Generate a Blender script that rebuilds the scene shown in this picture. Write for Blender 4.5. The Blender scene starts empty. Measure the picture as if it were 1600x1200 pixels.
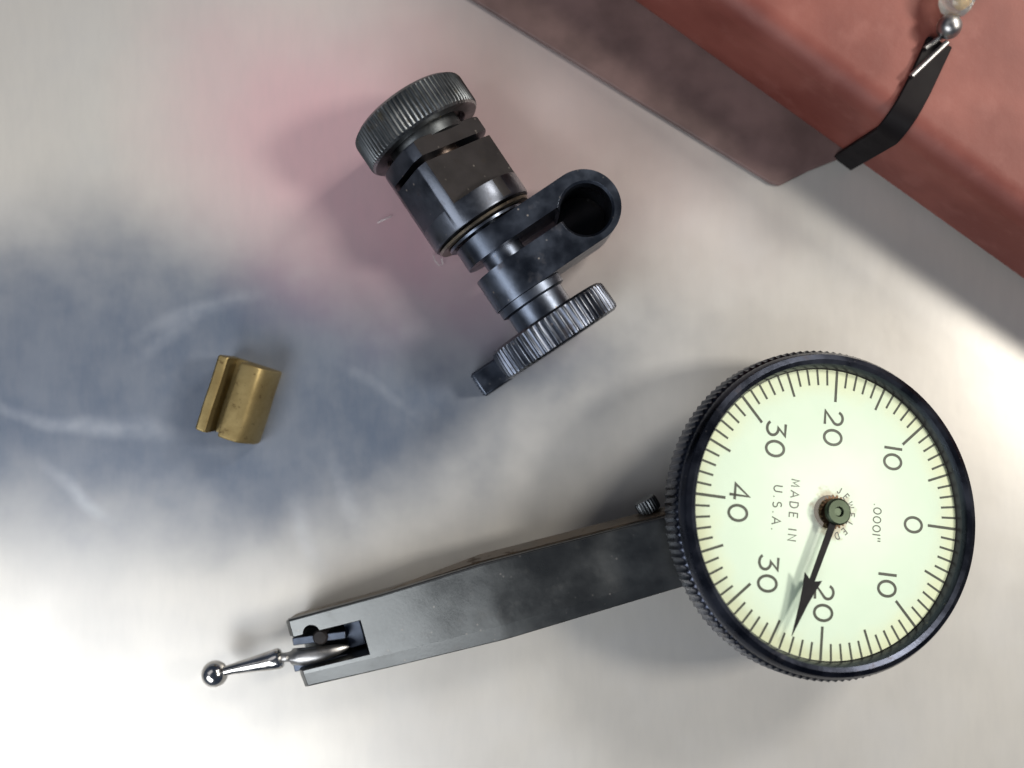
import bpy, bmesh, math, random
from mathutils import Vector, Matrix

random.seed(7)
R = math.radians
MM = 0.001
scene = bpy.context.scene
C = scene.collection

# ------------------------------------------------------------------ camera
F_PX, CAM_H = 1400.0, 119.0          # focal length in 1600-px pixels, camera height in mm
cam_data = bpy.data.cameras.new('camera')
cam = bpy.data.objects.new('camera', cam_data)
C.objects.link(cam)
cam.location = (0, 0, CAM_H * MM)
cam.rotation_euler = (0, 0, 0)
cam_data.sensor_fit = 'HORIZONTAL'
cam_data.sensor_width = 36.0
cam_data.lens = 36.0 * F_PX / 1600.0
cam_data.clip_start = 0.002
cam_data.clip_end = 20.0
cam_data.dof.use_dof = True
cam_data.dof.focus_distance = (CAM_H - 11.0) * MM
cam_data.dof.aperture_fstop = 31.5 / 2.9
scene.camera = cam

# ------------------------------------------------------------------ world
world = bpy.data.worlds.new('World')
scene.world = world
world.use_nodes = True
bg = world.node_tree.nodes['Background']
bg.inputs['Color'].default_value = (0.46, 0.60, 0.92, 1)
bg.inputs['Strength'].default_value = 0.075

# ------------------------------------------------------------------ lamps
def area(name, loc, target, sx, sy, power, col):
    d = bpy.data.lights.new(name, 'AREA')
    d.shape = 'RECTANGLE'
    d.size, d.size_y = sx * MM, sy * MM
    d.energy = power
    d.color = col
    o = bpy.data.objects.new(name, d)
    C.objects.link(o)
    o.location = Vector(loc) * MM
    o.rotation_euler = (Vector(target) - Vector(loc)).to_track_quat('-Z', 'Y').to_euler()
    return o

area('window_light_south', (-185, -215, 290), (-120, -140, 0), 300, 170, 1.40, (0.96, 0.98, 1.0))
area('window_light_northwest', (-185, 145, 300), (-90, 60, 0), 300, 170, 0.10, (1.0, 0.96, 0.95))
area('window_light_east', (292, 34, 280), (30, 0, 0), 58, 58, 1.05, (1.0, 0.93, 0.83))
area('window_light_northeast', (185, 170, 205), (20, 10, 0), 60, 60, 0.60, (1.0, 0.93, 0.83))

scene.view_settings.view_transform = 'Standard'
scene.view_settings.look = 'None'
scene.view_settings.exposure = 0.0
scene.view_settings.gamma = 1.0
scene.view_settings.use_curve_mapping = False
scene.render.engine = 'CYCLES'
scene.cycles.use_denoising = True
scene.cycles.max_bounces = 10
scene.cycles.transparent_max_bounces = 12

# ------------------------------------------------------------------ helpers
def at(px, py, z):
    """place seen at a photo pixel, at height z (mm) above the table"""
    k = (CAM_H - z) / F_PX
    return Vector(((px - 800) * k, (600 - py) * k, z))

def empty(name, label=None, cat=None, loc=(0, 0, 0), group=None):
    o = bpy.data.objects.new(name, None)
    C.objects.link(o)
    o.location = Vector(loc) * MM
    o.empty_display_size = 0.005
    if label:
        o['label'] = label
    if cat:
        o['category'] = cat
    if group:
        o['group'] = group
    return o

def mesh_obj(name, verts, faces, mat, parent=None, frame=None, smooth=35, bevel=0, seg=2):
    """verts in mm, in `frame` (Matrix, mm, in world) or world; stored relative to the parent empty"""
    me = bpy.data.meshes.new(name)
    base = Vector((0, 0, 0))
    p = parent
    while p is not None:
        base += p.location
        p = p.parent
    vs = []
    for v in verts:
        v = Vector(v)
        if frame is not None:
            v = frame @ v
        vs.append(v * MM - base)
    me.from_pydata(vs, [], faces)
    bm = bmesh.new()
    bm.from_mesh(me)
    bmesh.ops.recalc_face_normals(bm, faces=bm.faces)
    bm.to_mesh(me)
    bm.free()
    return finish(name, me, mat, parent, smooth, bevel, seg)

def finish(name, me, mat, parent, smooth=35, bevel=0, seg=2):
    o = bpy.data.objects.new(name, me)
    C.objects.link(o)
    o.parent = parent
    me.materials.clear()
    me.materials.append(mat)
    shade(me, smooth)
    if bevel:
        m = o.modifiers.new('bevel', 'BEVEL')
        m.width = bevel * MM
        m.segments = seg
        m.limit_method = 'ANGLE'
        m.angle_limit = R(32)
        m.harden_normals = False
        m.use_clamp_overlap = True
    return o

def shade(me, ang):
    if ang:
        me.polygons.foreach_set('use_smooth', [True] * len(me.polygons))
        me.set_sharp_from_angle(angle=R(ang))
    me.update()

def rings(ringlist, closed_ends=True, loop=False):
    """verts/faces from rings of equal length"""
    n = len(ringlist[0])
    V = [p for r in ringlist for p in r]
    Fc = []
    m = len(ringlist)
    for i in range(m if loop else m - 1):
        a, b = i * n, ((i + 1) % m) * n
        for j in range(n):
            k = (j + 1) % n
            Fc.append((a + j, a + k, b + k, b + j))
    if closed_ends and not loop:
        Fc.append(tuple(range(n - 1, -1, -1)))
        Fc.append(tuple((m - 1) * n + j for j in range(n)))
    return V, Fc

def lathe(profile, n=64, knurl=None, closed=True, loop=False):
    """profile: [(radius, height, knurl_weight)] about local Z"""
    rl = []
    for pr in profile:
        r, h = pr[0], pr[1]
        w = pr[2] if len(pr) > 2 else 0
        ring = []
        for j in range(n):
            a = 2 * math.pi * j / n
            rr = r
            if knurl and w:
                teeth, depth = knurl
                ph = (j * teeth / n) % 1.0
                tri = min(1.0, max(0.0, abs(ph * 2 - 1) * 1.9 - 0.35))
                rr = r - depth * w * tri
            ring.append((rr * math.cos(a), rr * math.sin(a), h))
        rl.append(ring)
    return rings(rl, closed, loop)

def prism(poly, z0, z1):
    return rings([[(x, y, z0) for x, y in poly], [(x, y, z1) for x, y in poly]])

def box(x0, x1, y0, y1, z0, z1):
    return prism([(x0, y0), (x1, y0), (x1, y1), (x0, y1)], z0, z1)

def tube(pts, rad, n=10):
    pts = [Vector(p) for p in pts]
    if not hasattr(rad, '__len__'):
        rad = [rad] * len(pts)
    rl = []
    up = Vector((0.13, 0.21, 0.97))
    for i, p in enumerate(pts):
        d = (pts[min(i + 1, len(pts) - 1)] - pts[max(i - 1, 0)]).normalized()
        s = d.cross(up).normalized()
        t = s.cross(d)
        rl.append([p + (s * math.cos(2 * math.pi * j / n) + t * math.sin(2 * math.pi * j / n)) * rad[i] for j in range(n)])
    return rings(rl)

def join(*parts):
    V, Fc = [], []
    for v, f in parts:
        k = len(V)
        V += list(v)
        Fc += [tuple(i + k for i in q) for q in f]
    return V, Fc

def frame(o, x, y, z):
    m = Matrix.Identity(4)
    for i, a in enumerate((x, y, z)):
        m[0][i], m[1][i], m[2][i] = a
    m[0][3], m[1][3], m[2][3] = o
    return m

def boolean(name, base, cuts, mat, parent, fr, smooth=35, bevel=0, seg=2):
    """base (verts, faces) with [(op, verts, faces)] applied, all in frame fr (mm)"""
    tmp = []
    b = mesh_obj(name + '_tmp', base[0], base[1], mat, parent, fr, 0)
    for op, cv, cf in cuts:
        c = mesh_obj(name + '_cut', cv, cf, mat, parent, fr, 0)
        tmp.append(c)
        m = b.modifiers.new('bool', 'BOOLEAN')
        m.operation = op
        m.solver = 'EXACT'
        m.object = c
    bpy.context.view_layer.update()
    dg = bpy.context.evaluated_depsgraph_get()
    me = bpy.data.meshes.new_from_object(b.evaluated_get(dg))
    me.name = name
    for o in tmp + [b]:
        bpy.data.objects.remove(o, do_unlink=True)
    return finish(name, me, mat, parent, smooth, bevel, seg)

# ------------------------------------------------------------------ materials
def new_mat(name):
    m = bpy.data.materials.new(name)
    m.use_nodes = True
    nt = m.node_tree
    return m, nt, nt.nodes['Principled BSDF']

def node(nt, typ, **kw):
    n = nt.nodes.new(typ)
    for k, v in kw.items():
        if k in n.inputs:
            n.inputs[k].default_value = v
        else:
            setattr(n, k, v)
    return n

def coords(nt, scale=(1, 1, 1), rot=(0, 0, 0)):
    tc = node(nt, 'ShaderNodeTexCoord')
    mp = node(nt, 'ShaderNodeMapping')
    mp.inputs['Scale'].default_value = scale
    mp.inputs['Rotation'].default_value = rot
    nt.links.new(tc.outputs['Object'], mp.inputs['Vector'])
    return mp.outputs['Vector']

def noise(nt, vec, scale, detail=3, rough=0.55, dist=0.0):
    n = node(nt, 'ShaderNodeTexNoise', Scale=scale, Detail=detail, Roughness=rough, Distortion=dist)
    nt.links.new(vec, n.inputs['Vector'])
    return n.outputs['Fac']

def ramp(nt, fac, lo, hi, a=0.0, b=1.0, smooth=True):
    n = node(nt, 'ShaderNodeMapRange')
    n.interpolation_type = 'SMOOTHSTEP' if smooth else 'LINEAR'
    n.inputs['From Min'].default_value = lo
    n.inputs['From Max'].default_value = hi
    n.inputs['To Min'].default_value = a
    n.inputs['To Max'].default_value = b
    nt.links.new(fac, n.inputs['Value'])
    return n.outputs['Result']

def mixc(nt, fac, a, b, mode='MIX'):
    n = node(nt, 'ShaderNodeMix', data_type='RGBA', blend_type=mode)
    for s, v in ((n.inputs[0], fac), (n.inputs[6], a), (n.inputs[7], b)):
        if isinstance(v, (tuple, list)):
            s.default_value = (*v[:3], 1)
        elif isinstance(v, (int, float)):
            s.default_value = v
        else:
            nt.links.new(v, s)
    return n.outputs[2]

def math_n(nt, op, a, b=0.0, c=None):
    n = node(nt, 'ShaderNodeMath', operation=op)
    for i, v in enumerate((a, b) if c is None else (a, b, c)):
        if isinstance(v, (int, float)):
            n.inputs[i].default_value = v
        else:
            nt.links.new(v, n.inputs[i])
    return n.outputs[0]

def bump(nt, bs, h, strength, dist_mm):
    b = node(nt, 'ShaderNodeBump', Strength=strength, Distance=dist_mm * MM)
    nt.links.new(h, b.inputs['Height'])
    nt.links.new(b.outputs['Normal'], bs.inputs['Normal'])

def steel(name, col, rough=0.38, metal=1.0, worn=(0.3, 0.27, 0.24), grime=(0.05, 0.032, 0.02), grime_amt=0.35, dust=0.5, grain=(1, 1, 1), var=.28, cscale=260, crest=0.0):
    """blued / bare steel: tone clouds, grime patches, dust specks, fine grain"""
    m, nt, bs = new_mat(name)
    v = coords(nt)
    cloud = noise(nt, v, cscale, 4)
    c1 = tuple(x * (1 - var) for x in col)
    c2 = tuple(min(1, x * (1 + var)) for x in col)
    cc = mixc(nt, ramp(nt, cloud, .3, .7), c1, c2)
    g = ramp(nt, noise(nt, v, 420, 5, .65), .56, .70, 0, grime_amt)
    cc = mixc(nt, g, cc, grime)
    vo = node(nt, 'ShaderNodeTexVoronoi', Scale=900.0)
    nt.links.new(v, vo.inputs['Vector'])
    spk = math_n(nt, 'MULTIPLY', ramp(nt, vo.outputs['Distance'], .07, .16, 1, 0), ramp(nt, noise(nt, v, 300, 2), .50, .58))
    spk = math_n(nt, 'MULTIPLY', spk, dust)
    cc = mixc(nt, spk, cc, worn)
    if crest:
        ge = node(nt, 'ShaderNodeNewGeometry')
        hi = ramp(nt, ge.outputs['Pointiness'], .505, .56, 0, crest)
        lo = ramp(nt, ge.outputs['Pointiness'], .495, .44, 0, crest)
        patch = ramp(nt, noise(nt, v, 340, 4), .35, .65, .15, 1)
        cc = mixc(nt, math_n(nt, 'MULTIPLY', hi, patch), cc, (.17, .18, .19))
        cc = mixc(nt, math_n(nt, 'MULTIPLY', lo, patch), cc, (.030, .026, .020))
    nt.links.new(cc, bs.inputs['Base Color'])
    bs.inputs['Metallic'].default_value = metal
    v2 = coords(nt, grain)
    fine = noise(nt, v2, 2200, 3)
    rr = math_n(nt, 'ADD', ramp(nt, cloud, .25, .75, rough - .07, rough + .1), math_n(nt, 'MULTIPLY', g, .4))
    rr = math_n(nt, 'ADD', rr, math_n(nt, 'MULTIPLY', spk, .3))
    nt.links.new(rr, bs.inputs['Roughness'])
    bump(nt, bs, fine, .35, .02)
    return m

def plain(name, col, rough=0.5, metal=0.0, var=0.15, scale=300):
    m, nt, bs = new_mat(name)
    v = coords(nt)
    n = noise(nt, v, scale, 4)
    cc = mixc(nt, ramp(nt, n, .3, .7), tuple(x * (1 - var) for x in col), tuple(min(1, x * (1 + var)) for x in col))
    nt.links.new(cc, bs.inputs['Base Color'])
    nt.links.new(ramp(nt, n, .3, .7, rough - .06, rough + .06), bs.inputs['Roughness'])
    bs.inputs['Metallic'].default_value = metal
    bump(nt, bs, noise(nt, v, scale * 5, 2), .2, .02)
    return m

M = {}
M['blued'] = steel('blued_steel', (0.085, 0.100, 0.130), .33, dust=.7)
M['blued_flat'] = steel('blued_steel_milled', (0.068, 0.076, 0.094), .34, dust=.9, grain=(1, 1, 1))
M['milled'] = steel('milled_brown_black', (0.016, 0.014, 0.015), .50, metal=0, worn=(.12, .11, .10), dust=.7, grime=(.02, .015, .011), grime_amt=.4)
M['milled'].node_tree.nodes['Principled BSDF'].inputs['Specular IOR Level'].default_value = .2
M['knob'] = steel('knurled_blued_steel', (0.078, 0.086, 0.092), .38, grime=(.06, .05, .032), grime_amt=.7, crest=.8)
M['knob_blue'] = steel('ribbed_blued_steel', (0.068, 0.078, 0.102), .32, dust=.5, crest=.4)
M['bezel'] = steel('bezel_blued_steel', (0.042, 0.048, 0.066), .27, grime_amt=.3, dust=.25, var=.15)
M['body'] = steel('indicator_body_steel', (0.115, 0.120, 0.120), .34, dust=.3, grime_amt=.1, var=.1, cscale=120)
M['rail'] = steel('worn_dovetail_steel', (0.15, 0.12, 0.09), .42, grime=(.06, .04, .025), grime_amt=.7)
M['chrome'] = steel('bright_steel', (0.72, 0.71, 0.69), .16, worn=(.2, .18, .16), grime=(.35, .3, .24), grime_amt=.25, dust=.2)
M['dull_steel'] = steel('dull_grey_steel', (0.36, 0.36, 0.36), .36, grime_amt=.5)
M['screw'] = steel('rusty_brown_screw', (0.13, 0.10, 0.085), .36, grime=(.09, .04, .025), grime_amt=.8)
M['washer'] = steel('bronzed_washer', (0.20, 0.17, 0.13), .34, grime_amt=.8)
M['ink'] = plain('dial_ink', (0.045, 0.050, 0.040), .7)
M['needle'] = plain('needle_black', (0.006, 0.006, 0.007), .6)
M['needle'].node_tree.nodes['Principled BSDF'].inputs['Specular IOR Level'].default_value = .15
M['black'] = plain('black_strap', (0.006, 0.0045, 0.0055), .6)
M['black'].node_tree.nodes['Principled BSDF'].inputs['Specular IOR Level'].default_value = .12
M['hub_green'] = steel('hub_green_brass', (0.034, 0.044, 0.031), .42, grime=(.09, .04, .02), grime_amt=.5)
M['hub_brown'] = steel('hub_brown_brass', (0.075, 0.048, 0.030), .45, grime_amt=.5)
M['amber'] = plain('amber_core', (0.55, 0.33, 0.08), .4)
M['lint'] = plain('lint_fibre', (0.6, 0.6, 0.58), .9)

def brass_mat():
    m, nt, bs = new_mat('tarnished_brass')
    v = coords(nt)
    n1 = noise(nt, v, 260, 5, .6)
    cc = mixc(nt, ramp(nt, n1, .32, .68), (.205, .155, .068), (.30, .235, .11))
    vs = coords(nt, (1, 1, 1))
    pits = ramp(nt, noise(nt, vs, 900, 4, .7), .58, .70, 0, .8)
    cc = mixc(nt, pits, cc, (.07, .042, .018))
    nt.links.new(cc, bs.inputs['Base Color'])
    bs.inputs['Metallic'].default_value = .9
    nt.links.new(ramp(nt, n1, .3, .7, .62, .48), bs.inputs['Roughness'])
    bump(nt, bs, noise(nt, v, 1500, 4), .5, .03)
    return m
M['brass'] = brass_mat()

def dial_mat():
    m, nt, bs = new_mat('aged_white_dial')
    v = coords(nt)
    tc = node(nt, 'ShaderNodeVectorMath', operation='LENGTH')
    nt.links.new(v, tc.inputs[0])
    n1 = noise(nt, v, 160, 4)
    r = math_n(nt, 'ADD', tc.outputs['Value'], math_n(nt, 'MULTIPLY', math_n(nt, 'SUBTRACT', n1, .5), .006))
    ring = ramp(nt, r, .0130, .0176, 0, .75)
    cc = mixc(nt, ramp(nt, n1, .35, .7), (.545, .65, .565), (.575, .675, .59))
    cc = mixc(nt, ring, cc, (.58, .60, .40))
    hubst = ramp(nt, math_n(nt, 'ADD', r, math_n(nt, 'MULTIPLY', math_n(nt, 'SUBTRACT', noise(nt, v, 900, 3), .5), .0035)), .0019, .0031, .7, 0)
    cc = mixc(nt, hubst, cc, (.30, .21, .12))
    sp = ramp(nt, noise(nt, v, 1400, 3, .6), .72, .80, 0, .35)
    cc = mixc(nt, sp, cc, (.45, .36, .2))
    nt.links.new(cc, bs.inputs['Base Color'])
    bs.inputs['Roughness'].default_value = .6
    return m
M['dial'] = dial_mat()

def crystal_mat():
    m, nt, bs = new_mat('clear_crystal')
    out = nt.nodes['Material Output']
    tr = node(nt, 'ShaderNodeBsdfTransparent')
    tr.inputs['Color'].default_value = (.975, .99, .965, 1)
    gl = node(nt, 'ShaderNodeBsdfGlossy')
    gl.inputs['Roughness'].default_value = .22
    fr = node(nt, 'ShaderNodeFresnel', IOR=1.15)
    mx = node(nt, 'ShaderNodeMixShader')
    nt.links.new(fr.outputs[0], mx.inputs[0])
    nt.links.new(tr.outputs[0], mx.inputs[1])
    nt.links.new(gl.outputs[0], mx.inputs[2])
    nt.links.new(mx.outputs[0], out.inputs['Surface'])
    return m
M['crystal'] = crystal_mat()

def clear_plastic():
    m, nt, bs = new_mat('milky_clear_plastic')
    bs.inputs['Base Color'].default_value = (.86, .88, .84, 1)
    bs.inputs['Roughness'].default_value = .18
    bs.inputs['Transmission Weight'].default_value = .85
    bs.inputs['IOR'].default_value = 1.4
    bump(nt, bs, noise(nt, coords(nt), 700, 2), .4, .1)
    return m
M['clear'] = clear_plastic()

def case_mat():
    m, nt, bs = new_mat('red_brown_case')
    v = coords(nt)
    big = noise(nt, v, 75, 3)
    mid = noise(nt, v, 260, 4)
    cc = mixc(nt, ramp(nt, big, .35, .68), (.140, .030, .021), (.205, .057, .042))
    cc = mixc(nt, ramp(nt, mid, .5, .75, 0, .35), cc, (.25, .09, .072))
    nt.links.new(cc, bs.inputs['Base Color'])
    bs.inputs['Roughness'].default_value = .6
    bump(nt, bs, noise(nt, v, 500, 4), .35, .15)
    return m
M['case'] = case_mat()
M['shade_sheet'] = plain('brown_shade_sheet', (.135, .085, .080), .62, 0, .3, 110)  # colour of the sheet that imitates the case's shade

def table_mat():
    m, nt, bs = new_mat('worn_steel_table')
    tc = node(nt, 'ShaderNodeTexCoord')
    v = tc.outputs['Object']
    # broad mottling of the worn plate
    n1 = noise(nt, v, 22, 4, .55)
    n2 = noise(nt, v, 75, 4, .6)
    n3 = noise(nt, v, 9, 2, .5)
    base = mixc(nt, ramp(nt, n1, .32, .68), (.445, .435, .415), (.525, .510, .475))
    base = mixc(nt, ramp(nt, n2, .4, .75, 0, .2), base, (.44, .45, .47))

    def tint_mask(cx, cy, rx, ry, rot, wob, soft):
        """soft ragged patch: 1 inside"""
        mp = node(nt, 'ShaderNodeMapping', vector_type='TEXTURE')
        mp.inputs['Location'].default_value = (cx * MM, cy * MM, 0)
        mp.inputs['Rotation'].default_value = (0, 0, R(rot))
        mp.inputs['Scale'].default_value = (rx * MM, ry * MM, 1)
        nt.links.new(v, mp.inputs['Vector'])
        ln = node(nt, 'ShaderNodeVectorMath', operation='LENGTH')
        nt.links.new(mp.outputs['Vector'], ln.inputs[0])
        d = math_n(nt, 'ADD', ln.outputs['Value'], math_n(nt, 'MULTIPLY', math_n(nt, 'SUBTRACT', n1, .5), wob))
        d = math_n(nt, 'ADD', d, math_n(nt, 'MULTIPLY', math_n(nt, 'SUBTRACT', n2, .5), wob * .5))
        return ramp(nt, d, 1 - soft, 1 + soft, 1, 0)
    # reflections painted in as colour: dark blue at left, pinkish above it
    blue = tint_mask(-42, 1, 50, 20, -3, .8, .5)
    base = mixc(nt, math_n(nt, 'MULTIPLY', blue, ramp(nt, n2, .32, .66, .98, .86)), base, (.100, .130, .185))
    pink_reflection = tint_mask(-21, 29, 24, 16, -25, .9, .7)
    base = mixc(nt, math_n(nt, 'MULTIPLY', pink_reflection, .75), base, (.58, .335, .38))
    mauve_reflection = tint_mask(4, 37, 26, 11, -33, .9, .7)  # mauve painted in for the case's shade and red reflection
    base = mixc(nt, math_n(nt, 'MULTIPLY', mauve_reflection, .6), base, (.36, .255, .26))
    # fine wear grain
    v3 = node(nt, 'ShaderNodeMapping')
    v3.inputs['Rotation'].default_value = (0, 0, R(35))
    v3.inputs['Scale'].default_value = (1, .25, 1)
    nt.links.new(v, v3.inputs['Vector'])
    n4 = noise(nt, v3.outputs['Vector'], 700, 4, .7)
    base = mixc(nt, ramp(nt, n4, .35, .7, 0, .09), base, (.30, .30, .31))
    # scratches
    warp = node(nt, 'ShaderNodeVectorMath', operation='MULTIPLY_ADD')
    nz = node(nt, 'ShaderNodeTexNoise', Scale=45.0, Detail=2.0)
    nt.links.new(v, nz.inputs['Vector'])
    nt.links.new(nz.outputs['Color'], warp.inputs[0])
    warp.inputs[1].default_value = (.011, .011, 0)
    nt.links.new(v, warp.inputs[2])
    tot = None
    for (px0, py0, px1, py1, wd, s) in ((-60, 625, 150, 640, 1.6, .36), (60, 625, 310, 690, 1.5, .34), (215, 535, 450, 435, 1.5, .26), (60, 700, 190, 815, 1.5, .32),
                                       (520, 560, 650, 650, 1.2, .18), (500, 690, 570, 840, 1.6, .22), (330, 490, 220, 580, 1.3, .2), (430, 760, 520, 900, 1.8, .2)):
        a, b = at(px0, py0, 0), at(px1, py1, 0)
        d = b - a
        mp = node(nt, 'ShaderNodeMapping', vector_type='TEXTURE')
        mid = (a + b) / 2 + Vector((5.5, 5.5, 0))
        mp.inputs['Location'].default_value = (mid.x * MM, mid.y * MM, 0)
        mp.inputs['Rotation'].default_value = (0, 0, math.atan2(d.y, d.x))
        mp.inputs['Scale'].default_value = (d.length * .5 * MM, wd * MM, 1)
        nt.links.new(warp.outputs[0], mp.inputs['Vector'])
        ln = node(nt, 'ShaderNodeVectorMath', operation='LENGTH')
        nt.links.new(mp.outputs['Vector'], ln.inputs[0])
        k = ramp(nt, ln.outputs['Value'], 0, 1.15, s, 0)
        tot = k if tot is None else math_n(nt, 'ADD', tot, k)
    brk = ramp(nt, n2, .35, .6, .35, 1)
    tot = math_n(nt, 'MULTIPLY', tot, brk)
    base = mixc(nt, tot, base, (.50, .53, .58))
    nt.links.new(base, bs.inputs['Base Color'])
    bs.inputs['Metallic'].default_value = .30
    nt.links.new(ramp(nt, n2, .3, .7, .33, .40), bs.inputs['Roughness'])
    bump(nt, bs, n2, .12, .3)
    return m
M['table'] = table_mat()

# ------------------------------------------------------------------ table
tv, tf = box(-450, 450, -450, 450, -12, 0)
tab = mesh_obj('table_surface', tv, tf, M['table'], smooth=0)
tab['kind'] = 'structure'

# ------------------------------------------------------------------ red case
CASE_TOP = 16.0
e_dir = Vector((0.813, -0.582, 0)).normalized()
e_in = Vector((0.582, 0.813, 0))
corner = Vector((45.8, 28.6, 0))
def rounded_block(x0, x1, y0, y1, z0, z1, r, seg=6):
    bm = bmesh.new()
    v, f = box(x0, x1, y0, y1, z0, z1)
    bv = [bm.verts.new(p) for p in v]
    for q in f:
        bm.faces.new([bv[i] for i in q])
    bmesh.ops.recalc_face_normals(bm, faces=bm.faces)
    bmesh.ops.bevel(bm, geom=list(bm.edges), offset=r, segments=seg, profile=.5, affect='EDGES')
    bm.verts.index_update()
    V = [tuple(p.co) for p in bm.verts]
    Fc = [tuple(p.index for p in q.verts) for q in bm.faces]
    bm.free()
    return V, Fc
fr_case = frame(corner, e_dir, e_in, Vector((0, 0, 1)))
v, f = rounded_block(-62, 58, 0, 70, 0.05, CASE_TOP, 3.0, 8)
case = mesh_obj('indicator_case', v, f, M['case'], None, fr_case, smooth=60)
case['label'] = 'reddish brown case with rounded edges, behind the black clamp'
case['category'] = 'case'

# thin brown sheet standing in for the case's shadow and reflection on the table
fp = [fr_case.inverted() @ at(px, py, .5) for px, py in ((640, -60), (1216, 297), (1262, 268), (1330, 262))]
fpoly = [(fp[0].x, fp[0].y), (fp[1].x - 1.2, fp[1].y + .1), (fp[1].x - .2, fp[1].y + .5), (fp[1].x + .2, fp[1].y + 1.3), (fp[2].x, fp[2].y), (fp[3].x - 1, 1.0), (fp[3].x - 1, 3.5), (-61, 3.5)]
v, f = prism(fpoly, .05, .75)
shade_sheet = mesh_obj('shade_sheet', v, f, M['shade_sheet'], case, fr_case, smooth=30, bevel=.3, seg=3)
shade_sheet['label'] = 'thin dull brown sheet standing in for the shade at the foot of the case'
# black strap folded over the case edge
def fc(px, py, z):
    """photo pixel at height z -> case frame"""
    return fr_case.inverted() @ at(px, py, z)
strap = empty('bent_strap', 'black bent strap with a silver ball, folded over the red case edge', 'strap', at(1315, 258, 0))
TH = .7
p_top = fc(1468, 66, CASE_TOP + .5)
p_edge = fc(1410, 190, CASE_TOP + .5)
p_bot = fc(1316, 256, 0.4)
W = 1.5
dirt = (Vector((p_top.x, p_top.y, 0)) - Vector((p_edge.x, p_edge.y, 0))).normalized()
path = []
path.append(Vector((p_top.x, p_top.y, CASE_TOP + .1)))
path.append(Vector((p_edge.x + dirt.x * 4.2, p_edge.y + dirt.y * 4.2 if p_edge.y + dirt.y * 4.2 > 3.4 else 3.6, CASE_TOP + .1)))
for k in range(7):
    a = R(90) + R(90) * k / 6
    path.append(Vector((p_edge.x + dirt.x * 2.6 * (1 - k / 6), 2.4 + 2.5 * math.cos(a), CASE_TOP - 2.4 + 2.5 * math.sin(a))))
path.append(Vector((p_bot.x, -.1, .25)))
rl = []
for i, p in enumerate(path):
    d = (path[min(i + 1, len(path) - 1)] - path[max(i - 1, 0)]).normalized()
    nrm = Vector((0, 0, 1)) if i < 2 else (Vector((0, -1, 0)) if i > 7 else Vector((0, math.cos(R(90) + R(90) * (i - 2) / 6), math.sin(R(90) + R(90) * (i - 2) / 6))))
    side = d.cross(nrm).normalized()
    if i == 0:
        ext = 1.0
    rl.append([p + side * W, p + side * W + nrm * TH, p - side * W + nrm * TH, p - side * W])
v, f = rings(rl)
mesh_obj('strap_band', v, f, M['black'], strap, fr_case, smooth=40, bevel=.12)
a, b = at(1424, 119, CASE_TOP + 1.0), at(1480, 66, CASE_TOP + 1.3)
v, f = tube([a, a.lerp(b, .5), b], .33, 12)
mesh_obj('pin', v, f, M['dull_steel'], strap)
a, b = at(1445, 76, CASE_TOP + .9), at(1470, 58, CASE_TOP + 1.0)
v, f = tube([a, b], .30, 10)
mesh_obj('pin', v, f, M['dull_steel'], strap)
def sphere(c, r, n=32, m=18, sq=1.0):
    prof = [(max(1e-4, r * math.sin(math.pi * i / m)), -r * sq * math.cos(math.pi * i / m)) for i in range(m + 1)]
    v, f = lathe(prof, n)
    return [Vector(p) + Vector(c) for p in v], f
v, f = sphere(at(1483, 42, CASE_TOP + 1.9), 1.35)
mesh_obj('ball', v, f, M['dull_steel'], strap)
a, b = at(1488, 24, CASE_TOP + 2.2), at(1512, -62, CASE_TOP + 2.4)
ts = [0, .06, .16, .35, .6, .85, .95, 1]
v, f = tube([a.lerp(b, t) for t in ts], [.7, 1.35, 1.75, 2.0, 2.05, 1.9, 1.4, .6], 28)
clear = mesh_obj('clear_tip', v, f, M['clear'], strap, smooth=70)
v, f = tube([a.lerp(b, .10) + Vector((.35, 0, .6)), a.lerp(b, .2) + Vector((.35, 0, .6)), a.lerp(b, .8), a.lerp(b, .88)], [.3, .8, .8, .4], 16)
mesh_obj('amber_core', v, f, M['amber'], clear, smooth=60)

# ------------------------------------------------------------------ brass dovetail nut
nut_a, nut_b = at(320, 672, 6.0), at(357, 555, 6.0)
ax = (nut_b - nut_a); ax.z = 0
nlen = ax.length
ax.normalize()
wx = Vector((ax.y, -ax.x, 0))
nut_o = at(304, 670, 5.4); nut_o.z = 0
prof = [(0.15, 0.02), (0.0, 1.0), (0.0, 5.0), (.12, 5.55), (.35, 5.75), (1.2, 5.75), (1.4, 5.6), (1.46, 5.3), (1.48, 2.2), (1.55, 2.0), (3.05, 2.0), (3.1, 2.2), (3.1, 5.5),
        (3.18, 5.82), (3.4, 5.94), (4.4, 5.95), (5.5, 5.92), (5.95, 5.7), (6.45, 4.9), (6.9, 3.9), (7.2, 2.8), (7.3, 1.8), (7.25, .7), (7.05, .02)]
frn = frame(nut_o, wx, ax, Vector((0, 0, 1)))
rl = []
for k, (yy, ins) in enumerate(((0, .14), (.12, .03), (.3, 0), (nlen * .33, -.03), (nlen * .66, .02), (nlen - .3, 0), (nlen - .1, .04), (nlen, .16))):
    cx, cz = 4.2, 3.1
    rl.append([(x - ins * (1 if x > cx else -1) + random.uniform(-.02, .02), yy + random.uniform(-.03, .03), max(.02, z - (ins if z > cz else 0))) for x, z in prof])
v, f = rings(rl)
nut = mesh_obj('brass_nut', v, f, M['brass'], None, frn, smooth=38)
nut['label'] = 'small grooved brass dovetail nut lying alone on the steel table'
nut['category'] = 'nut'

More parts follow.
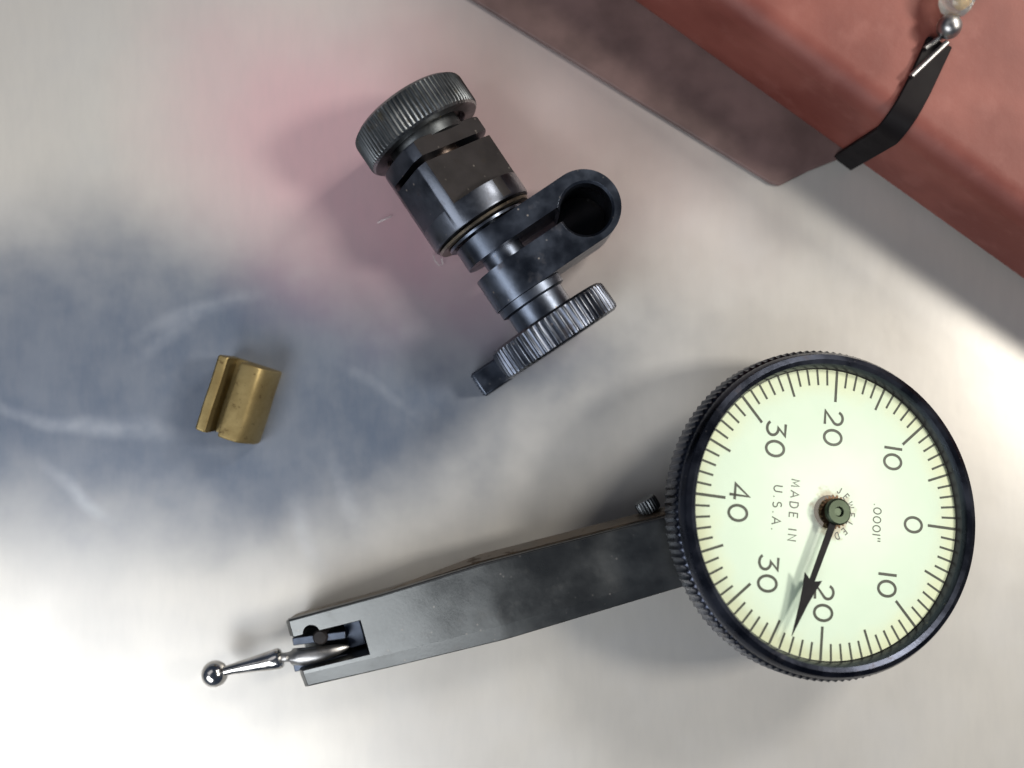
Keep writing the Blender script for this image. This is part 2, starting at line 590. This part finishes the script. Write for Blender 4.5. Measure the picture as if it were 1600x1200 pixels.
# ------------------------------------------------------------------ swivel clamp
CZ = 8.05
cl_o = at(650, 195, CZ)
cl_e = at(868, 520, CZ)
cu = (cl_e - cl_o).normalized()
cv = Vector((-cu.y, cu.x, 0))
CK = (CAM_H - CZ) / F_PX                     # mm per photo pixel at axis height
# frame: x = across (v), y = up (z), z = along the spindle (u)
frc = frame(cl_o, cv, Vector((0, 0, 1)), cu)
if frc.to_3x3().determinant() < 0:
    frc = frame(cl_o, cv, Vector((0, 0, 1)), cu)
def cpx(px, py, z):
    d = at(px, py, z) - cl_o
    return d.dot(cv), d.dot(cu)
clamp = empty('swivel_clamp', 'black steel swivel clamp with two knurled knobs and a holed lug', 'clamp', (cl_o.x, cl_o.y, 0))
T = lambda t: t * CK
def cpart(name, vf, mat, smooth=35, bevel=0, par=None):
    return mesh_obj(name, vf[0], vf[1], mat, par or clamp, frc, smooth, bevel)
# upper knob
Ru = 98 * CK
h0, h1 = T(-29), T(29)
kn = [(Ru * .55, h0 + .35), (Ru * .60, h0), (Ru * .90, h0), (Ru * .985, h0 + .45, .3), (Ru, h0 + .75, 1), (Ru, h1 - .55, 1), (Ru * .985, h1 - .25, .3), (Ru * .95, h1), (Ru * .74, h1), (Ru * .70, h1 - .7), (Ru * .3, h1 - .7)]
upk = cpart('knob', lathe(kn, 78 * 6, (78, .20)), M['knob'], 28)
upk['label'] = 'finely knurled grimy knob on the jaw end'
cpart('neck', lathe([(Ru * .62, T(18)), (Ru * .62, T(44)), (Ru * .5, T(46)), (.5, T(46))], 48), M['knob'])
# jaw body: cylinder with milled flat and saw slit
Rb = 86 * CK
cyl = lathe([(Rb * .9, T(41)), (Rb * .99, T(43)), (Rb, T(46)), (Rb, T(183)), (Rb * .985, T(186)), (Rb * .93, T(188))], 96)
an = R(54)                                   # direction of the milled flat's normal, from +v towards up
nx, ny = math.cos(an), math.sin(an)
dist = Rb * .61
def half_space(d, t0, t1):
    tx, ty = -ny, nx
    L = 30
    P = [(nx * d + tx * L, ny * d + ty * L), (nx * d - tx * L, ny * d - ty * L), (nx * (d + L) - tx * L, ny * (d + L) - ty * L), (nx * (d + L) + tx * L, ny * (d + L) + ty * L)]
    return prism(P, t0, t1)
flat = half_space(dist, T(77), T(152))
jawflat = half_space(dist + .05, T(20), T(67.6))
flat2 = (lambda P: prism(P, T(20), T(152)))([(math.cos(R(142)) * d_ - math.sin(R(142)) * l_, math.sin(R(142)) * d_ + math.cos(R(142)) * l_) for d_, l_ in ((Rb * .915, 20), (Rb * .915, -20), (30, -20), (30, 20))])
slit = box(-Rb * .95, 20, -3.2, 20, T(67.5), T(77.2))
boolean('jaw_body', cyl, [('DIFFERENCE', *flat), ('DIFFERENCE', *jawflat), ('DIFFERENCE', *flat2), ('DIFFERENCE', *slit)], M['blued_flat'], clamp, frc, 32, .14)
fn = (frc.to_3x3() @ Vector((nx, ny, 0))).normalized()
jb = bpy.data.objects['jaw_body'].data
jb.materials.append(M['milled'])
for p in jb.polygons:
    if p.normal.dot(fn) > .995:
        p.material_index = 1
# fibre packing inside slit: rusty core
cpart('slit_core', lathe([(Rb * .42, T(60)), (Rb * .42, T(80))], 40), M['screw'])
# wave washer
cpart('washer', lathe([(T(40), T(189)), (T(80), T(189)), (T(82), T(190.5)), (T(80), T(194)), (T(40), T(194))], 72), M['washer'])
cpart('washer', lathe([(T(40), T(195)), (T(66), T(195)), (T(67), T(196)), (T(66), T(199.5)), (T(40), T(199.5))], 72), M['blued'])
# spindle
cpart('spindle', lathe([(T(34), T(186)), (T(34), T(370))], 48), M['blued'])
# forked lug with hole
Re = 59 * CK
t0, t1 = T(203), T(316)
hx, ht = cpx(916, 326, CZ + Re)
prof = []
for k in range(25):
    a = R(90) + R(180) * k / 24
    prof.append((Re * math.cos(a), Re * math.sin(a)))
prof += [(40, -Re), (40, Re)]
lug0 = prism(prof, t0, t1)
# plan outline (across, along) extruded through the height
er = (t1 - t0) / 2
tc_ = (t0 + t1) / 2
pl = [(-12, t0 - 2), (hx - .8, t0 - .0), ]
plan = [(-12, t0 - 5), (hx - 3.5, t0 - 5), (hx - 3.5, t0)]
er2 = 58 * CK * .97
for k in range(33):
    a = R(-90) + R(180) * k / 32
    plan.append((hx - .1 + er2 * math.cos(a) if math.cos(a) > .02 else hx - .1, tc_ + er * math.sin(a)))
plan += [(hx - 3.5, t1), (hx - 3.5, t1 + 5), (-12, t1 + 5)]
def prism_y(poly, y0, y1):
    return rings([[(x, y0, z) for x, z in poly], [(x, y1, z) for x, z in poly]])
RH = 3.1
hole = prism_y([(hx + RH * math.cos(2 * math.pi * k / 64), ht + RH * math.sin(2 * math.pi * k / 64)) for k in range(64)], -Re + .8, 20)
csink = rings([[(hx + r * math.cos(2 * math.pi * k / 64), y, ht + r * math.sin(2 * math.pi * k / 64)) for k in range(64)] for r, y in ((RH, Re - .28), (RH + .5, Re + .22))])
slot = box(-12, hx - RH + .35, -20, 20, T(238), T(259.5))
lug = boolean('lug', lug0, [('INTERSECT', *prism_y(plan, -30, 30)), ('DIFFERENCE', *hole), ('DIFFERENCE', *csink), ('DIFFERENCE', *slot)], M['blued'], clamp, frc, 34, .10)
hf = rings([[(hx + r * math.cos(2 * math.pi * k / 40), y, ht + r * math.sin(2 * math.pi * k / 40)) for k in range(40)] for r, y in ((RH - .03, -Re + .85), (RH - .03, -Re + 1.0))])
cpart('bore_shade_disc', hf, M['milled'])  # dark disc added so the bottom of the bore looks shaded
# collar and lower knob
cpart('collar', lathe([(T(40), T(315)), (T(54), T(315)), (T(56), T(317)), (T(56), T(330)), (T(49), T(333)), (T(49), T(371))], 72), M['blued'])
Rl = 103 * CK
h0, h1 = T(363), T(413)
kn = [(T(40), h0 + .3), (Rl * .80, h0 + .3), (Rl * .86, h0), (Rl * .93, h0), (Rl * .985, h0 + .3, .3), (Rl, h0 + .6, 1), (Rl, h1 - .6, 1), (Rl * .985, h1 - .25, .4), (Rl * .93, h1), (Rl * .6, h1), (Rl * .55, h1 - .4), (.6, h1 - .4)]
lok = cpart('knob', lathe(kn, 58 * 8, (58, .26)), M['knob_blue'], 28)
lok['label'] = 'coarsely ribbed black knob on the lug end'
# short ribbed tab beyond the lower knob
sx, st = cpx(766, 590, 2.2)
cpart('tab', box(sx - 1.9, sx + 2.6, -CZ + .1, -CZ + 3.6, st - 1.75, st + 1.75), M['blued'], 30, .3)
for k in range(7):
    cpart('tab_rib', box(sx - 2.02, sx - 1.85, -CZ + .5, -CZ + 3.3, st - 1.5 + k * .46, st - 1.5 + k * .46 + .22), M['blued'], 0)
vv, ff = tube([(sx + 1.5, -CZ + 2.2, st), (sx + 4.5, -CZ + 3.2, T(400))], 1.1, 16)
cpart('tab_shank', (vv, ff), M['blued'])

# ------------------------------------------------------------------ dial test indicator
DC = Vector((37.39, -15.08, CAM_H - 105.69))
dn = Vector((.218, .150, 1)).normalized()
e1 = (Vector((1, 0, 0)) - dn.x * dn).normalized()
e2 = dn.cross(e1)
PHI = -.122
d_up = (e1 * math.cos(PHI) + e2 * math.sin(PHI))
d_rt = d_up.cross(dn)                         # text reading direction
frd = frame(DC, d_rt, d_up, dn)
frd_i = frd.inverted()
def dial_xy(px, py, h=0.0):
    """photo pixel -> dial plane coordinates (mm), plane raised h above the dial"""
    o = Vector((0, 0, CAM_H))
    r = at(px, py, 0) - o
    t = ((DC + dn * h - o).dot(dn)) / r.dot(dn)
    q = frd_i @ (o + r * t)
    return q.x, q.y
ind = empty('dial_test_indicator', 'dial test indicator with round white dial, black knurled bezel and long arm', 'indicator', (DC.x, DC.y, 0))
def dpart(name, vf, mat, par=None, smooth=35, bevel=0):
    return mesh_obj(name, vf[0], vf[1], mat, par or ind, frd, smooth, bevel)

# bezel ring with knurled skirt
RO = 19.4
NT = 136
prof = [(17.1, -.3), (17.2, .9), (17.5, 1.45), (18.0, 1.65), (18.6, 1.45), (18.95, .9), (19.0, .15), (19.2, .0, .4), (RO, -.25, 1), (RO, -3.1, 1), (19.2, -3.4, .3), (17.6, -3.45), (16.9, -3.2)]
bez = dpart('bezel', lathe(prof, NT * 6, (NT, .20), closed=False, loop=True), M['bezel'], None, 30)
# cup behind
dpart('dial_case', lathe([(1, -8.6), (13.5, -8.6), (15.2, -8.0), (15.8, -6.8), (16.6, -2.5), (16.6, -.45), (1, -.45)], 96), M['bezel'])
# dial plate (own origin at the dial centre so the ageing follows it)
me_v, me_f = lathe([(1.9, -.28), (17.02, -.28), (17.02, 0), (1.9, 0)], 128, closed=False, loop=True)
me = bpy.data.meshes.new('dial_plate')
me.from_pydata([Vector(p) * MM for p in me_v], [], me_f)
plate = bpy.data.objects.new('dial_plate', me)
C.objects.link(plate)
plate.parent = ind
rot = frd.to_3x3().to_4x4()
loc = DC * MM - ind.location
plate.matrix_local = Matrix.Translation(loc) @ rot
me.materials.append(M['dial'])
bm = bmesh.new(); bm.from_mesh(me); bmesh.ops.recalc_face_normals(bm, faces=bm.faces); bm.to_mesh(me); bm.free()
shade(me, 35)
def on_plate(name, V, Fc, mat=None):
    m_ = bpy.data.meshes.new(name)
    m_.from_pydata([Vector(p) * MM for p in V], [], Fc)
    o = bpy.data.objects.new(name, m_)
    C.objects.link(o)
    o.parent = plate
    m_.materials.append(mat or M['ink'])
    return o

INKZ = .025
# graduations: one mesh each of three lengths
def tick_mesh(r0, r1, w, name):
    m_ = bpy.data.meshes.new(name)
    m_.from_pydata([Vector(p) * MM for p in ((-w / 2, r0, 0), (w / 2, r0, 0), (w / 2, r1, 0), (-w / 2, r1, 0))], [], [(0, 1, 2, 3)])
    m_.materials.append(M['ink'])
    return m_
tm = {10: tick_mesh(13.2, 17.0, .33, 'tick_long'), 5: tick_mesh(14.1, 17.0, .29, 'tick_mid'), 1: tick_mesh(15.1, 17.0, .26, 'tick_short')}
for k in range(80):
    kind = 10 if k % 10 == 0 else (5 if k % 5 == 0 else 1)
    o = bpy.data.objects.new('graduation', tm[kind])
    C.objects.link(o)
    o.parent = plate
    o.location = (0, 0, INKZ * MM)
    o.rotation_euler = (0, 0, -2 * math.pi * k / 80)

# stroke lettering
def arc(cx, cy, rx, ry, a0, a1, n=14):
    return [(cx + rx * math.cos(R(a0 + (a1 - a0) * i / n)), cy + ry * math.sin(R(a0 + (a1 - a0) * i / n))) for i in range(n + 1)]
GL = {
    '0': (.80, [arc(.40, .5, .36, .47, 90, 450, 32)]),
    '1': (.16, [[(.08, 0), (.08, 1)]]),
    '2': (.74, [arc(.36, .69, .31, .29, 165, -35, 16) + [(.06, .02), (.72, .02)]]),
    '3': (.74, [[(.08, .98), (.66, .98), (.30, .60)] + arc(.35, .31, .34, .30, 80, -150, 18)]),
    '4': (.80, [[(.56, 0), (.56, 1), (.03, .28), (.78, .28)]]),
    'M': (.86, [[(.06, 0), (.12, 1), (.43, .25), (.74, 1), (.80, 0)]]),
    'A': (.80, [[(.02, 0), (.40, 1), (.78, 0)], [(.16, .34), (.64, .34)]]),
    'D': (.76, [[(.08, 0), (.08, 1), (.32, 1)] + arc(.32, .5, .36, .5, 90, -90, 14) + [(.08, 0)]]),
    'E': (.60, [[(.58, 1), (.08, 1), (.08, 0), (.58, 0)], [(.08, .52), (.50, .52)]]),
    'I': (.16, [[(.08, 0), (.08, 1)]]),
    'N': (.78, [[(.08, 0), (.08, 1), (.70, 0), (.70, 1)]]),
    'U': (.74, [[(.07, 1), (.07, .35)] + arc(.37, .33, .30, .32, 180, 360, 12) + [(.67, 1)]]),
    'S': (.66, [arc(.33, .75, .25, .24, 40, 250, 12) + arc(.33, .26, .27, .25, 75, -140, 14)]),
    'J': (.55, [[(.45, 1), (.45, .3)] + arc(.25, .28, .20, .27, 0, -170, 10)]),
    'W': (1.0, [[(.02, 1), (.26, 0), (.50, .9), (.74, 0), (.98, 1)]]),
    'L': (.58, [[(.08, 1), (.08, 0), (.56, 0)]]),
    '.': (.14, [[(.07, 0), (.07, .12)]]),
    '"': (.46, [[(.08, 1.05), (.08, .68)], [(.38, 1.05), (.38, .68)]]),
    ' ': (.40, []),
}
def ribbon(pts, w):
    pts = [Vector((x, y, 0)) for x, y in pts]
    closed = (pts[0] - pts[-1]).length < 1e-5
    L, Rr = [], []
    n = len(pts)
    for i, p in enumerate(pts):
        pa = pts[i - 1] if i > 0 else (pts[-2] if closed else None)
        pb = pts[i + 1] if i < n - 1 else (pts[1] if closed else None)
        d1 = (p - pa).normalized() if pa is not None else None
        d2 = (pb - p).normalized() if pb is not None else None
        if d1 is None: d1 = d2
        if d2 is None: d2 = d1
        n1 = Vector((-d1.y, d1.x, 0)); n2 = Vector((-d2.y, d2.x, 0))
        mm = (n1 + n2)
        mm = mm.normalized() if mm.length > 1e-4 else n1
        k = min(1.8, 1 / max(.35, mm.dot(n1)))
        L.append(p + mm * w / 2 * k)
        Rr.append(p - mm * w / 2 * k)
    V = L + Rr
    Fc = [(i, i + n, i + 1 + n, i + 1) for i in range(n - 1)]
    return V, Fc
def text_geo(s, h, w, gap=.16, hx_=1.0):
    x = 0
    parts = []
    zi = 0
    for ch in s:
        wd, st = GL[ch]
        for pl_ in st:
            v_, f_ = ribbon([((x + px * hx_) * h, py * h) for px, py in pl_], w)
            zi += 1
            parts.append(([Vector((a.x, a.y, .002 * (zi % 3))) for a in v_], f_))
        x += wd * hx_ + gap
    x -= gap
    V, Fc = join(*parts)
    return [Vector((a.x - x * h / 2, a.y - h / 2, a.z)) for a in V], Fc
def letter(s, px, py, h, w, name, gap=.16, hx_=1.0):
    cx, cy = dial_xy(px, py)
    V, Fc = text_geo(s, h, w, gap, hx_)
    return on_plate(name, [(a.x + cx, a.y + cy, INKZ + a.z) for a in V], Fc)
NH = 2.42
for s, px, py in (('20', 1302, 669), ('30', 1212, 686), ('10', 1395, 716), ('0', 1427, 820), ('10', 1386, 914), ('20', 1287, 942), ('30', 1200, 896), ('40', 1154, 785)):
    letter(s, px, py, NH, .33, 'numeral', .2)
letter('MADE IN', 1240, 797, 1.05, .15, 'lettering', .42, 1.0)
letter('U.S.A.', 1214, 793, 1.1, .15, 'lettering', .42, 1.0)
letter('.0001"', 1370, 817, 1.05, .14, 'lettering', .24, .95)
parts = []
for i, ch in enumerate('JEWELED'):
    V, Fc = text_geo(ch, .78, .13)
    a = R(66 - 22 * i)
    ca, sa = math.cos(-a), math.sin(-a)
    # letters stand on a small circle above the hub; a is measured from dial-up towards dial-left
    V = [Vector((v_.x, v_.y + 2.95, v_.z)) for v_ in V]
    V = [Vector((v_.x * math.cos(a) - v_.y * math.sin(a), v_.x * math.sin(a) + v_.y * math.cos(a), v_.z + INKZ)) for v_ in V]
    parts.append((V, Fc))
V, Fc = join(*parts)
on_plate('lettering', V, Fc)
# small round stop pin mark beside the zero
# hub, needle
hub = dpart('hub', lathe([(1.95, -.3), (1.95, .12), (1.8, .3), (1.65, .9), (2.0, .95, 1), (2.0, 1.15, 1), (1.3, 1.2), (1.3, 1.5), (.4, 1.55)], 22 * 6, (22, .32)), M['hub_brown'], None, 25)
dpart('hub_cap', lathe([(1.35, 1.5), (1.55, 1.62), (1.55, 2.05), (1.35, 2.2), (.6, 2.15), (.45, 1.85), (.05, 1.85)], 40), M['hub_green'], hub)
NZ = 1.72
tx_, ty_ = dial_xy(1237, 994, NZ)
nl = math.hypot(tx_, ty_)
na = math.atan2(tx_, ty_)
npoly = [(-.42, 1.0), (-.33, nl * .56), (-1.15, nl * .53), (-.78, nl * .64), (-.50, nl * .74), (0, nl), (.50, nl * .74), (.78, nl * .64), (1.15, nl * .53), (.33, nl * .56), (.42, 1.0)]
def rot2(p, a):
    return (p[0] * math.cos(a) + p[1] * math.sin(a), -p[0] * math.sin(a) + p[1] * math.cos(a))
npoly = [rot2(p, na) for p in npoly]
needle = dpart('needle', prism(npoly, NZ - .07, NZ + .07), M['needle'], None, 0)
dpart('needle_boss', lathe([(1.5, NZ - .12), (1.5, NZ + .12)], 40), M['needle'], needle)
# domed crystal
cp = [(17.25, .9)]
for k in range(1, 9):
    r = 16.95 * (1 - k / 8.0)
    cp.append((max(r, .02), .9 + .25 * (1 - (r / 16.95) ** 2)))
V, Fc = lathe(cp, 96, closed=False)
dpart('crystal', (V, Fc), M['crystal'], None, 60)

# --- arm body: lofted along the arm axis
tip_c = at(457, 1021, 8.2); tip_c.z = 0
bz_c = at(1045, 868, 11.2); bz_c.z = 0
aax = (tip_c - bz_c).normalized()             # towards the tip
aw = Vector((aax.y, -aax.x, 0))               # across; positive = towards the top of the photo
if aw.y < 0:
    aw = -aw
fra = frame(Vector((bz_c.x, bz_c.y, 0)), aax, aw, Vector((0, 0, 1)))
fra_i = fra.inverted()
def apx(px, py, z):
    q = fra_i @ at(px, py, z)
    return q.x, q.y
def section(s, z_top, up_px, lo_px, zb=1.2):
    wu = apx(*up_px, z_top)[1]
    wl = apx(*lo_px, z_top - .5)[1]
    wch = wl + (wu - wl) * .20
    return [(s, wu, z_top - .12), (s, wu - .18, z_top), (s, wch, z_top), (s, wl + .1, z_top - .45), (s, wl, z_top - .75), (s, wl + .25, z_top - 3.2), (s, wl + .9, zb), (s, wu - .9, zb), (s, wu - .55, z_top - 4.2), (s, wu, z_top - 1.2)]
s_tip = apx(457, 1021, 8.2)[0]
s_mid = apx(765, 937, 11.0)[0]
s_bz = apx(1045, 868, 11.2)[0]
secs = [section(s_tip + .1, 7.0, (444, 971), (470, 1076)),
        section(s_tip - .6, 8.1, (446, 970), (472, 1075)),
        section((s_tip + s_mid) / 2, 9.55, (600, 928), (622, 1041)),
        section(s_mid, 11.0, (742, 884), (775, 1004)),
        section(s_mid - 1.2, 11.05, (757, 880), (790, 1000)),
        section(s_bz, 11.3, (1012, 815), (1062, 919)),
        section(s_bz - 9, 11.3, (1130, 786), (1180, 886))]
V, Fc = rings(secs)
n_in = apx(572, 1000, 8.9)
nu = apx(470, 993, 8.3)[1]
nd = apx(470, 1049, 8.3)[1]
notch = box(n_in[0], s_tip + 5, nd, nu, 2.2, 20)
notch2 = box(n_in[0], n_in[0] + 3.6, nd, apx(567, 974, 8.9)[1], 2.6, 20)
notch3 = lathe([(1.05, 3.0), (1.05, 20)], 24)
q = apx(487, 990, 8.3)
notch3 = ([(x + q[0], y + q[1], z) for x, y, z in notch3[0]], notch3[1])
arm = boolean('arm_body', (V, Fc), [('DIFFERENCE', *notch), ('DIFFERENCE', *notch2), ('DIFFERENCE', *notch3)], M['body'], ind, fra, 5, .13)
# dovetail rail on the upper side
rl = []
for s, zt, up in ((s_tip - .3, 8.1, (446, 970)), ((s_tip + s_mid) / 2, 9.55, (600, 928)), (s_mid, 11.0, (742, 884)), (s_bz, 11.3, (1012, 815)), (s_bz - 6, 11.3, (1090, 796))):
    wu = apx(*up, zt)[1]
    k = -.25 if s > s_mid + 2 else .55
    rl.append([(s, wu - 1.3, zt - 1.0), (s, wu + k * .25, zt - 1.15), (s, wu + k, zt - 3.4), (s, wu + k - .05, zt - 4.0), (s, wu - .6, zt - 6.3), (s, wu - 1.3, zt - 6.3)])
V, Fc = rings(rl)
mesh_obj('dovetail_rail', V, Fc, M['rail'], ind, fra, 30, .1)
# pivot and contact point
P = lambda px, py, z: fra_i @ at(px, py, z)
def apart(name, vf, mat, par=None, smooth=35, bevel=0):
    return mesh_obj(name, vf[0], vf[1], mat, par or ind, fra, smooth, bevel)
ZC = 5.9
def plate(x0, y0, x1, y1, w, z0, z1, name, mat):
    p0, p1 = P(x0, y0, z1), P(x1, y1, z1)
    d_ = (p1 - p0); d_.z = 0; d_.normalize()
    n_ = Vector((-d_.y, d_.x, 0)) * w
    apart(name, prism([((p0 - n_).x, (p0 - n_).y), ((p1 - n_).x, (p1 - n_).y), ((p1 + n_).x, (p1 + n_).y), ((p0 + n_).x, (p0 + n_).y)], z0, z1), mat, None, 30, .12)
plate(457, 1003, 540, 992, .50, 2.6, 6.7, 'pivot_fork', M['blued'])
plate(459, 1044, 545, 1028, .50, 2.6, 6.4, 'pivot_fork', M['blued'])
bq = P(500, 996, ZC + 1)
bv, bf = lathe([(.3, -3.0), (.95, -3.0), (.95, .6), (.75, .85), (.05, .85)], 36)
apart('pivot_pin', ([(x + bq.x, y + bq.y, z + ZC + .3) for x, y, z in bv], bf), M['milled'])
qa, qb = P(574, 1000, 4.6), P(546, 1006, 4.6)
apart('pivot_block', box(qa.x + .1, qb.x, nd + .25, nu + .5, 2.0, 5.1), M['blued'], None, 30, .2)
shank = apart('contact_shank', tube([P(545, 1010, ZC + .2), P(530, 1014, ZC + .7), P(500, 1022, ZC + 1.0), P(472, 1026, ZC + .8), P(460, 1026, ZC + .4), P(456, 1026, ZC + .2), P(448, 1027, ZC), P(440, 1027.5, ZC)], [.25, .6, .95, 1.1, 1.05, .7, .6, .6], 24), M['dull_steel'], None, 45)
apart('contact_stem', tube([P(441, 1027.5, ZC), P(439, 1028, ZC), P(436, 1029, ZC), P(424, 1032, ZC - .1), P(365, 1045, ZC - .5), P(350, 1049, ZC - .6)], [.55, 1.15, 1.3, 1.22, .68, .62], 28), M['chrome'], shank, 45)
bc = P(335.5, 1053, ZC - .8)
apart('contact_ball', sphere(bc, 1.66, 40, 24), M['chrome'], shank, 60)
# clamp screw beside the bezel
so = P(1021, 806, 7.6)
scr = lathe([(.3, -.8), (1.25, -.8), (1.25, .2), (1.05, .3), (1.05, .6), (1.35, .7), (1.45, .9, 1), (1.45, 2.1, 1), (1.3, 2.35), (.4, 2.35)], 24 * 6, (24, .12))
scr = ([(z * .25 + x * .97 + so.x, z * .97 - x * .25 + so.y, y + so.z) for x, y, z in scr[0]], scr[1])
apart('clamp_screw', scr, M['knob'], None, 28)
# neck joining arm and dial case
apart('neck', box(s_bz - 16, s_bz - 2.0, apx(1060, 905, 9)[1], apx(1030, 815, 9)[1], 2.5, 10.2), M['needle'], None, 0, .3)

# ------------------------------------------------------------------ lint on the table
def lint(name, pts, label, r=.05):
    base = Vector(pts[0])
    o = empty  # noqa
    v_, f_ = tube(pts, r, 6)
    ob = mesh_obj(name, v_, f_, M['lint'], None, None, 60)
    ob['label'] = label
    ob['category'] = 'lint'
lint('lint_fibre', [at(677, 399, .3), at(680, 408, 1.2), at(686, 415, .5), at(692, 413, .3), at(690, 404, 1.0)], 'tiny curled white lint fibre beside the clamp body')
lint('lint_fibre', [at(590, 348, .2), at(600, 343, .9), at(612, 338, .3)], 'short straight lint hair left of the clamp, below its upper knob')
